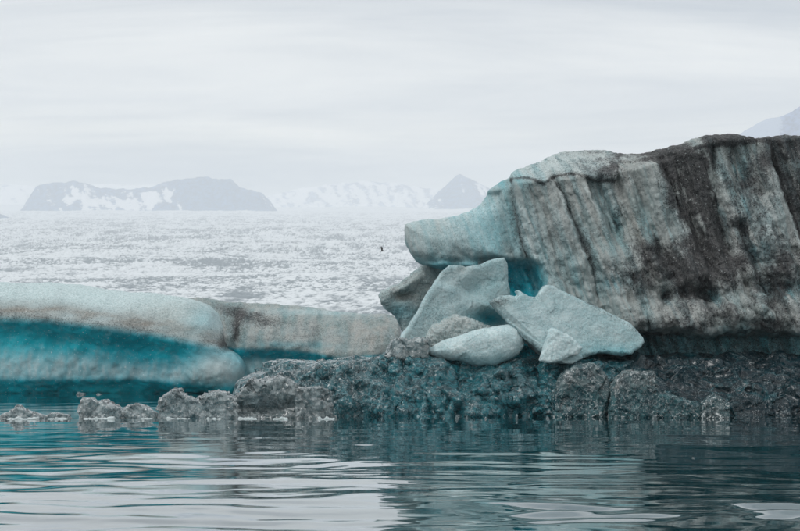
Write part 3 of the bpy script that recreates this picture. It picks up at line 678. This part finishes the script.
mesh_l = mesh_obj('iceberg', V, Q, M_FAR, {'dirt_shade': np.clip(dirt_shade, 0, 1), 'blue': np.clip(blue, 0, 1), 'tan': np.clip(tan, 0, 1), 'pale': np.clip(pale, 0, 1)})
tag(mesh_l, 'long low iceberg at the left with a domed pale top over a turquoise melt notch', 'iceberg')

UM = [(170, 345), (236, 349), (270, 350), (300, 351), (320, 355), (345, 359), (392, 354)]
TM = [(170, 298), (210, 302), (250, 304), (300, 307), (340, 312), (385, 313), (400, 318)]
OUT_M = [(168, 300), (185, 294), (200, 297), (215, 300), (250, 302), (275, 303), (300, 305), (330, 309.5), (350, 312), (372, 312.5), (388, 313), (396, 317), (399, 325), (400, 338), (397, 352), (398, 402), (175, 402)]
def mid_front(px, py, X, Z):
    g = lambda sx, sz, o, ph: fbm(np.stack([px.ravel()/sx+ph, py.ravel()/sz, np.zeros(X.size)+ph], 1), o).reshape(X.shape)
    u = line_y(UM, px)+1.5*g(25, 50, 3, 12.0); tp = line_y(TM, px)
    t = np.clip((py-tp)/np.maximum(u-tp, 4), 0, 1)
    f = 3.6*(1-t)**2.0 + 0.45*g(30, 70, 3, 15)+0.2*g(14, 20, 3, 18)
    dd = py-u
    f += 0.7*sst(-3, 12, dd)
    f += groove(px, py, [(232, 318), (236, 335), (231, 352)], 0.8, 6, 5)
    f += groove(px, py, [(318, 320), (320, 345)], 0.4, 9, 9)+groove(px, py, [(352, 322), (350, 345)], 0.3, 7, 7)
    return f
V, Q, s = carve(OUT_M, 109.5, 9, k=0.9, vox=0.12, front=mid_front, kb=2.2, fmin=-2)
nn = normals(V, Q); px, py = P0(V, s)
u = line_y(UM, px); dd = py-u
V = V+nn*(0.11*fbm(V/1.5, 4)+0.05*fbm(V/0.5, 3)+0.03*gnoise(V/0.25))[:, None]
vst = fbm(np.stack([px/10, py/40, V[:, 1]*.3], 1), 4, 0.6); sn2 = fbm(np.stack([px/30, py/10, 0*px], 1), 3)
dirt_shade = 0.20+0.12*sn2+0.45*gauss(px, py, 236, 312, 28, 7, 0.25)+0.4*gauss(px, py, 235, 330, 5, 16)+0.2*gauss(px, py, 270, 322, 40, 5)
dirt_shade *= 1-0.7*sst(0, 5, dd)
tan = 0.72+0.3*vst-0.5*gauss(px, py, 320, 311, 60, 4)+0.2*gauss(px, py, 375, 332, 25, 15)
blue = 0.12+0.95*sst(-3, 3, dd)*(1-0.75*(1-sst(270, 310, px))*sst(4, 14, dd))+0.2*vst+0.3*gauss(px, py, 290, 345, 40, 4)
pale = 0.5*gauss(px, py, 330, 310, 60, 5)+0.5*gauss(px, py, 394, 322, 5, 8)
mesh_m = mesh_obj('iceberg', V, Q, M_FAR, {'dirt_shade': np.clip(dirt_shade, 0, 1), 'blue': np.clip(blue, 0, 1), 'tan': np.clip(tan*(1-sst(-2, 3, dd)), 0, 1), 'pale': np.clip(pale, 0, 1)})
tag(mesh_m, 'tan-tinted flat-topped iceberg between the long left berg and the tilted boulder', 'iceberg')

# ================================================================== FALLEN BLOCKS
def block(label, outline, d, thick, k=0.3, front=None, back=None, vox=0.035, mat=None, dirt_shade=0.12, blue=0.1, tan=0.1, pale=0.25, edge_dirt=0.0, amp=0.05, sc=0.5, extra=None, name='ice_block', cat='ice block', group=None, soft=0):
    fr = None
    if front is not None:
        fr = front
    V, Q, s = carve(outline, d, thick, k=k, vox=vox, front=fr, back=back, fmin=-2, soft=soft)
    nn = normals(V, Q); px, py = P0(V, s)
    V = V+nn*(amp*fbm(V/sc+d, 4, 0.55)+amp*0.35*gnoise(V/0.12))[:, None]
    fh, fe, fc = facets(V/1.1+d); V = V+nn*(0.022*fh)[:, None]
    n1 = fbm(V/0.7, 3)
    A = {'dirt_shade': dirt_shade+0.08*n1, 'blue': blue+0.1*n1, 'tan': tan+0.15*n1, 'pale': pale+0*n1}
    rim = -poly_sdf(soften(outline, soft), px, py)
    A['pale'] = A['pale']+0.45*np.exp(-(rim/1.6)**2)
    if edge_dirt:
        A['dirt_shade'] = A['dirt_shade']+edge_dirt*np.exp(-(rim/2.2)**2)*(0.5+n1)
    if extra: extra(A, px, py, V, nn, n1)
    A = {a: np.clip(v, 0, 1) for a, v in A.items()}
    o = mesh_obj(name, V, Q, mat or M_BLOCK, A, origin=(V[:, 0].mean(), V[:, 1].mean(), V[:, 2].min()))
    return tag(o, label, cat, group)

# tilted boulder behind, with a rusty scoop
def ex(A, px, py, V, nn, n1):
    A['dirt_shade'] += 0.25*gauss(px, py, 402, 283, 22, 3, -0.62)+0.15*gauss(px, py, 396, 291, 9, 4)
    A['tan'] += 0.8*gauss(px, py, 402, 296, 12, 5)+0.3*gauss(px, py, 420, 290, 15, 20)
    A['blue'] += 0.35*gauss(px, py, 400, 312, 20, 10)
block('rounded grey-brown boulder of ice tipped up behind the wedge, rusty scoop in its face',
      [(379, 296), (380, 291), (386, 288), (396, 284), (408, 276), (420, 267), (428, 261.5), (436, 262), (450, 268), (462, 280), (450, 310), (430, 335), (405, 340), (402, 330), (396, 316), (386, 308), (381, 302)],
      77.5, 2.6, 0.75, lambda px, py, X, Z: 0.2+0.55*gauss(px, py, 403, 296, 11, 4.5, -0.1)-0.3*gauss(px, py, 405, 286, 20, 4, -0.6)+0.02*(px-400), tan=0.35, dirt_shade=0.2, pale=0.1, blue=0.15, extra=ex)
# the wedge
def ex(A, px, py, V, nn, n1):
    A['tan'] += 0.6*gauss(px, py, 464, 268, 6, 5)+0.25*gauss(px, py, 450, 272, 20, 6)
    A['blue'] += 0.7*gauss(px, py, 492, 318, 20, 8)+0.15
    A['dirt_shade'] += 0.12*gauss(px, py, 440, 320, 20, 30)
block('big pale wedge of ice leaning against the tower, pointed corner up at the right',
      [(398, 341), (408, 327), (417, 312), (425, 298), (433, 284), (441, 272), (450, 264.5), (458, 265), (468, 266.5), (480, 264), (490, 260), (500, 257), (506, 256), (508.5, 262), (510, 275), (512, 294), (507, 300), (516, 312), (520, 330), (505, 352), (470, 362), (405, 362), (398, 355)],
      74.2, 1.7, 0.22, lambda px, py, X, Z: 0.012*(px-430)-0.35*sst(0, 10, (py-262)-0.4*(px-400))+0.35*gauss(px, py, 470, 290, 26, 10, -0.5)-0.2*gauss(px, py, 455, 300, 12, 28, 0.5)+0.9*gauss(px, py, 496, 322, 20, 9, 0.3)+0.25*gauss(px, py, 464, 268, 5, 4),
      pale=0.30, tan=0.16, dirt_shade=0.12, edge_dirt=0.2, amp=0.045, sc=0.9, extra=ex)
# crumbly lump at its foot
block('crumbly grey mound of ice at the foot of the wedge, above the smooth spindle slab',
      [(420, 352), (428, 335), (434, 326), (445, 319), (458, 315), (470, 318), (480, 322), (490, 328), (494, 340), (490, 356), (425, 362)],
      72.9, 1.6, 0.5, None, tan=0.4, dirt_shade=0.22, pale=0.15, amp=0.13, sc=0.45, name='ice_mound', cat='ice mound')
# spindle slab
def ex(A, px, py, V, nn, n1):
    v = fbm(np.stack([(px+py)/60, (py+0.33*px)/2.2, 0*px], 1), 3)
    A['pale'] += 0.40*v+0.3*(1-sst(330, 345, py)); A['blue'] += 0.25*sst(345, 366, py)
block('smooth pale spindle-shaped slab of ice lying on the clear base',
      [(425, 351), (430, 347), (442, 341), (456, 336), (472, 331), (488, 327.5), (503, 324.5), (512, 324), (520, 328), (525, 337), (524.5, 347), (519, 355), (508, 361), (494, 366), (480, 366), (462, 362), (445, 360), (432, 356)],
      71.8, 1.5, 0.65, lambda px, py, X, Z: 0.5*gauss(px, py, 425, 350, 20, 30), pale=0.9, tan=0.03, dirt_shade=0.04, amp=0.03, sc=0.7, extra=ex, cat='ice slab', name='ice_slab')
# long tilted slab
def ex(A, px, py, V, nn, n1):
    r = np.hypot(px-650, (py-330)); v = fbm(np.stack([np.arctan2(py-260, px-440)*22, (px)/60, 0*px], 1), 4, .6)
    A['pale'] += 0.18*v; A['blue'] += 0.3*gauss(px, py, 612, 352, 26, 7)+0.12
    A['dirt_shade'] += 0.10*np.clip(v, 0, 1)+0.35*gauss(px, py, 497, 303, 12, 5)+0.25*gauss(px, py, 585, 300, 60, 2.5, 0.53)
    A['tan'] += 0.5*gauss(px, py, 497, 303, 14, 6)
block('long pale slab of ice sliding down rightward over the dark base, jagged upper end',
      [(491, 302), (497, 298), (508, 296), (514, 297.5), (519, 295), (516, 290.5), (520, 291.5), (528, 296), (536, 298), (540, 293), (546, 285.5), (554, 286), (568, 293), (585, 301), (600, 308), (616, 315), (629, 322), (636, 330), (643, 337), (645, 342), (640, 347), (634, 350), (630, 354), (620, 356), (606, 353), (596, 353), (585, 357), (570, 364), (552, 362), (541, 354), (530, 345), (515, 330), (502, 316), (496, 309)],
      73.0, 1.5, 0.16, lambda px, py, X, Z: -0.3-0.022*np.clip((py-300)-0.52*(px-540), -60, 60)*(1-sst(560, 640, px)*0.5)+0.035*np.clip((py-318)-0.95*(px-513), 0, 30)+0.45*sst(352, 360, py)*sst(578, 590, px)-0.12*sst(-1, 1, (py-338)-0.75*(px-530)),
      pale=0.38, tan=0.12, dirt_shade=0.10, edge_dirt=0.25, amp=0.05, sc=0.8, extra=ex, cat='ice slab', name='ice_slab', back=lambda px, py, X, Z: 1.0+0.01*(px-490)+0*px)
block('small bright triangular chunk of ice propped in front of the long slab',
      [(540, 361), (544, 348), (549, 331), (553, 328), (560, 330), (570, 335), (578, 342), (585, 348), (580, 354), (570, 357), (560, 362), (550, 363.5)],
      70.95, 0.9, 0.2, lambda px, py, X, Z: 0.014*np.abs(px-556)+0.010*(360-py), pale=0.8, tan=0.03, dirt_shade=0.03, amp=0.04, sc=0.35)

# ================================================================== GLASSY CHUNKS ALONG THE WATERLINE
def chunk(label, outline, d, thick, k=0.12, soft=0, vox=0.035, sc=0.45, amp=0.12, grey=0.6, dirt_shade=0.1, glint=0.4, front=None, mat=None, name='ice_chunk', cat='ice chunk', group=None, seed=0.0, bottom_dark=0.0, jg=1.0, sc2=0.2, amp2=0.035):
    jag = lambda px, py, X, Z: jg*(0.35*amp+0.9*amp*(0.5-facets(np.stack([X.ravel(), Z.ravel(), 0*X.ravel()+outline[0][0]], 1)/(sc*0.7))[2].reshape(X.shape)))
    V, Q, s = carve(outline, d, thick, k=k*0.6, vox=vox, front=front, fmin=-1.0, soft=soft, rough2d=jag)
    V, e, e2, cv = shatter(V, Q, sc, amp, sc2, amp2, seed+outline[0][0]*0.37)
    nn = normals(V, Q); px, py = P0(V, s); n3 = fbm(V/0.5+seed, 3)
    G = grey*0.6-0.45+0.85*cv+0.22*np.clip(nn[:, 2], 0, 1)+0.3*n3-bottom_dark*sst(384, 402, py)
    GL = 0.34+0.6*np.clip(1-e2*5, 0, 1)*(cv > 0.45)+glint*(0.5+0.8*np.clip(n3, 0, 1)+0.5*np.clip(nn[:, 2], 0, 1))+0.8*np.exp(-((V[:, 2]-0.05)/0.12)**2)  # sparkle painted on facet borders and as a bright waterline
    o = mesh_obj(name, V, Q, mat or M_CLEARG, {'grey': np.clip(G, 0, 1), 'dirt_shade': np.clip(dirt_shade+0.9*np.clip(0.42-cv, 0, 1)+0.4*np.clip(-n3, 0, 1)+0.3*np.clip(-nn[:, 2], 0, 1), 0, 1), 'glint': np.clip(GL, 0, 1)},  # downward faces painted dark, a shaded side put into the colour
                 origin=(V[:, 0].mean(), V[:, 1].mean(), 0))
    return tag(o, label, cat, group)
chunk('frothy glittering clump of white-flecked ice at the wedge lower left foot', [(384, 357), (388, 345), (392, 338), (402, 337), (412, 339), (424, 337), (430, 342), (428, 358), (405, 361), (388, 360)], 72.2, 1.0, 0.2, vox=0.035, glint=1.0, grey=0.7, amp=0.10, name='ice_clump')
chunk('rounded speckled boulder of grey ice at the waterline, right of centre, white fleck on top',
      [(609, 421), (611, 400), (612, 388), (617, 379), (626, 372.5), (636, 370.5), (646, 372), (655, 372), (658, 382), (663, 392), (676, 396), (690, 401), (702, 403), (708, 421)],
      68.8, 1.7, 0.4, grey=1.1, dirt_shade=0.0, glint=0.15, bottom_dark=0.8, amp=0.06, sc=0.6, mat=M_BOULD, jg=0.15, name='ice_boulder', cat='ice boulder')
chunk('small pointed cap of ice at the right end of the waterline boulders', [(702, 421), (703, 406), (709, 399), (716, 394.5), (722, 397), (729, 403), (730, 410), (731, 421)], 68.2, 1.1, 0.2, grey=0.7, glint=0.5, amp=0.06, sc=0.35, mat=M_BOULD, jg=0.15, name='ice_boulder', cat='ice boulder')
chunk('grey-brown hump of ice just left of the speckled waterline boulder', [(553, 421), (556, 395), (560, 383), (567, 372), (578, 366), (592, 363), (601, 368), (609, 378), (612, 392), (610, 402), (604, 421)],
      69.3, 1.8, 0.35, grey=0.9, dirt_shade=0.0, glint=0.25, bottom_dark=0.7, amp=0.10, sc=0.6, mat=M_BOULD, jg=0.15, name='ice_boulder', cat='ice boulder')
chunk('craggy mass of grey clear ice before the left end of the base', [(233, 421), (235, 398), (242, 388), (252, 378), (262, 380), (275, 376), (290, 379), (298, 388), (300, 421)], 68.8, 1.8, 0.3, grey=0.65, glint=0.5, amp=0.17, sc=0.6, front=lambda px, py, X, Z: 0.9*gauss(px, py, 262, 410, 22, 7))
chunk('boxy flat-topped block of dirty clear ice at the waterline, before the base', [(294, 421), (295, 400), (296, 387.5), (310, 387), (322, 387), (329, 392), (333, 404), (334, 421)], 68.0, 1.2, 0.12, grey=0.62, dirt_shade=0.2, glint=0.55, amp=0.08, sc=0.5)
chunk('rugged grey ice chunk with a raised left peak, beside the low peaked lump', [(155, 421), (157, 405), (160, 397), (167, 392), (178, 390), (184, 397), (193, 399), (203, 394), (214, 391), (225, 393), (233, 398), (240, 404), (242, 421)], 68.5, 1.6, 0.22, grey=0.8, glint=0.6, amp=0.12, sc=0.45)
chunk('rough silvery ice lump afloat, first one right of the gap in the row', [(77, 421), (78, 407), (80, 400), (86, 398), (96, 400), (104, 400), (112, 404), (119, 408), (122, 421)], 68.5, 1.2, 0.2, grey=0.85, glint=0.6, amp=0.09, sc=0.4)
chunk('low peaked ice lump floating between two larger silvery ones', [(118, 421), (121, 411), (127, 406), (134, 402.5), (142, 406), (150, 410), (156, 413), (157, 421)], 68.7, 0.9, 0.15, grey=0.8, glint=0.7, amp=0.07, sc=0.3)
chunk('small floating ice fragment with a peak, leftmost in the row', [(-2, 421), (0, 415), (6, 411.5), (12, 410), (16, 405), (20, 408), (26, 411), (33, 413), (41, 416.5), (42, 421)], 68.2, 0.9, 0.1, grey=0.85, glint=0.8, amp=0.06, sc=0.25, name='ice_fragment', cat='ice fragment')
chunk('tiny low ice fragment afloat in the gap left of the rough silvery lump', [(42, 421), (45, 415.5), (53, 412.5), (60, 414), (66, 415), (70, 417.5), (70, 421)], 68.2, 0.6, 0.08, grey=0.8, glint=0.8, amp=0.04, sc=0.2, name='ice_fragment', cat='ice fragment')
# slivers of brash ice, and white strips added as sky reflection at the waterline
R = random.Random(5)
slivers = [
 (444, 0.9, 2.0, 'thin upright sliver of clear ice under the left half of the spindle slab'),
 (457, 1.6, 4.2, 'bright candle-like sliver of ice at the waterline under the spindle slab'),
 (467, 1.0, 3.0, 'narrow sliver of ice just right of the bright candle-like sliver'),
 (486, 1.6, 2.4, 'short sliver of clear ice at the waterline under the middle of the spindle slab'),
 (517, 1.3, 4.6, 'taller pale splinter of ice at the waterline under the right end of the spindle slab'),
 (548, 1.8, 2.4, 'squat white nub of ice at the waterline under the triangular chunk'),
 (616, 1.5, 3.6, 'thin sliver of clear ice at the left foot of the speckled boulder'),
 (655, 2.4, 3.8, 'pointed sliver of clear ice at the right foot of the speckled boulder'),
 (22, 15, 1.2, 'flat white strip imitating sky reflection under the leftmost floating fragment'),
 (57, 9, 1.0, 'flat white strip imitating sky reflection under the tiny low fragment'),
 (98, 15, 1.2, 'flat white strip imitating sky reflection under the rough silvery lump'),
 (146, 6, 1.2, 'short white strip imitating sky reflection under the low peaked lump'),
 (178, 11, 1.2, 'flat white strip imitating sky reflection under the rugged chunk with a left peak'),
 (212, 8, 1.0, 'short flat strip imitating sky reflection under the right part of the rugged chunk'),
 (247, 9, 1.6, 'thick white strip imitating sky reflection at the left corner of the craggy mass'),
 (280, 7, 1.1, 'flat strip imitating sky reflection under the craggy mass, left of the boxy block'),
 (326, 8, 1.3, 'white strip imitating sky reflection at the right foot of the boxy block')]
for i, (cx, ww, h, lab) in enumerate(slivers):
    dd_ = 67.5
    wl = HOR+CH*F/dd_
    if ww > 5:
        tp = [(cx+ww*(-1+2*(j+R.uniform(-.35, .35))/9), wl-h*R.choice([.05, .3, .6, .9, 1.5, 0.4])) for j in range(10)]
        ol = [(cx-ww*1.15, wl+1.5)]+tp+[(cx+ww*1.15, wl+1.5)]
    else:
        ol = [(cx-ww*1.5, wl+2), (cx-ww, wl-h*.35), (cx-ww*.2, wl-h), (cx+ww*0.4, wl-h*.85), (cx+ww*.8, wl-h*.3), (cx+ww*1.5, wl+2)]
    chunk(lab, ol, dd_, 0.35, 0.04, vox=0.024 if ww < 5 else 0.03, mat=M_CLEARG if ww < 5 else M_SHINE, grey=0.3, dirt_shade=0.0, glint=1.0, amp=0.02 if ww < 5 else 0.045, jg=0.3, sc=0.15, amp2=0.01, name='ice_sliver_or_shine', cat='ice sliver', group='slivers and rims of ice along the waterline')
for cx, cy, ww, lab in ((80, 392.6, 4.5, 'thin line of ice adrift before the left berg, the longer of two'), (98, 393.2, 2.5, 'tiny bit of ice adrift before the left berg, the shorter of two')):
    chunk(lab, [(cx-ww, cy+5), (cx-ww*.8, cy+0.6), (cx-ww*.2, cy), (cx+ww*.5, cy+.5), (cx+ww, cy+1), (cx+ww, cy+5)], 104.0, 0.5, 0.06, vox=0.05, grey=0.9, glint=0.8, amp=0.03, sc=0.2, name='ice_sliver_or_shine', cat='ice sliver', group='bits of ice by the left berg')

# ================================================================== THE BIRD
def tubeish(sec, n=8):
    """loft of ellipses: (centre, rx, rz, dir) along local y"""
    V = []; Q = []
    for c, rx, rz in sec:
        for k in range(n):
            a = 2*math.pi*k/n; V.append((c[0]+rx*math.cos(a), c[1], c[2]+rz*math.sin(a)))
    for j in range(len(sec)-1):
        for k in range(n):
            Q.append((j*n+k, j*n+(k+1) % n, (j+1)*n+(k+1) % n, (j+1)*n+k))
    return V, Q
def bird():
    r = bpy.data.objects.new('bird', None); C.objects.link(r)
    m, t, b = new_mat('dark_feathers')
    L(t, mixc(t, rng(t, noise(t, 40, 3), .3, .7), (0.012, 0.011, 0.010), (0.035, 0.03, 0.027)), b.inputs['Base Color']); b.inputs['Roughness'].default_value = 0.7
    mb, t2, b2 = new_mat('dark_beak'); L(t2, mixc(t2, noise(t2, 30, 2), (.01, .01, .01), (.03, .03, .03)), b2.inputs['Base Color'])
    V, Q = tubeish([((0, -0.20, 0.012), .006, .006), ((0, -0.185, 0.012), .022, .022), ((0, -0.15, 0.012), .03, .03), ((0, -0.11, .005), .032, .032), ((0, -0.05, 0), .05, .048), ((0, .03, 0), .05, .046), ((0, .12, 0), .03, .026), ((0, .17, .004), .014, .008)])
    mesh_obj('body', V, Q, m, parent=r)
    V, Q = tubeish([((0, -0.235, .004), .002, .002), ((0, -0.215, .009), .006, .006), ((0, -0.19, .012), .009, .009)], 6)
    mesh_obj('beak', V, Q, mb, parent=r)
    V = []; Q = []
    for x, z in ((-0.012, 0.006), (0.012, 0.006)): pass
    V = [(-.014, .15, .006), (.014, .15, .006), (.045, .25, .002), (0, .235, .002), (-.045, .25, .002), (-.014, .15, -.002), (.014, .15, -.002), (.045, .25, -.002), (0, .235, -.002), (-.045, .25, -.002)]
    Q = [(0, 1, 3, 4), (1, 2, 3, 3), (5, 9, 8, 6), (6, 8, 7, 7), (0, 4, 9, 5), (1, 6, 7, 2), (2, 7, 8, 3), (3, 8, 9, 4)]
    me = bpy.data.meshes.new('tail'); me.from_pydata(V, [], [tuple(dict.fromkeys(q)) for q in Q]); me.materials.append(m)
    o = bpy.data.objects.new('tail', me); C.objects.link(o); o.parent = r
    for sgn in (-1, 1):
        # span stations: (out, fwd, up, chord, thick)
        st = [(0.03, -.06, .02, .13, .016), (.14, -.09, .07, .125, .012), (.25, -.10, .10, .10, .009), (.36, -.05, .10, .075, .006), (.46, .02, .085, .045, .004), (.54, .09, .06, .012, .002)]
        V = []; Q = []; cw, sw = math.cos(math.radians(48)), math.sin(math.radians(48))
        for o_, f_, u_, c_, t_ in st:
            V += [(sgn*(cw*x_-sw*z_), y_, sw*x_+cw*z_) for x_, y_, z_ in ((o_, f_, u_), (o_, f_+c_*.35, u_+t_), (o_, f_+c_, u_), (o_, f_+c_*.35, u_-t_*.3))]
        for j in range(5):
            for k in range(4): Q.append((j*4+k, j*4+(k+1) % 4, j*4+4+(k+1) % 4, j*4+4+k))
        Q += [(0, 1, 2, 3), (20, 23, 22, 21)]
        mesh_obj('wing', V, Q, m, parent=r)
    d = 135.0
    r.location = (px2x(382.2, d), d, py2z(251.0, d)); r.rotation_euler = (math.radians(-14), math.radians(-8), math.radians(74))
    tag(r, 'dark seabird banking steeply in front of the white glacier', 'bird')
bird()
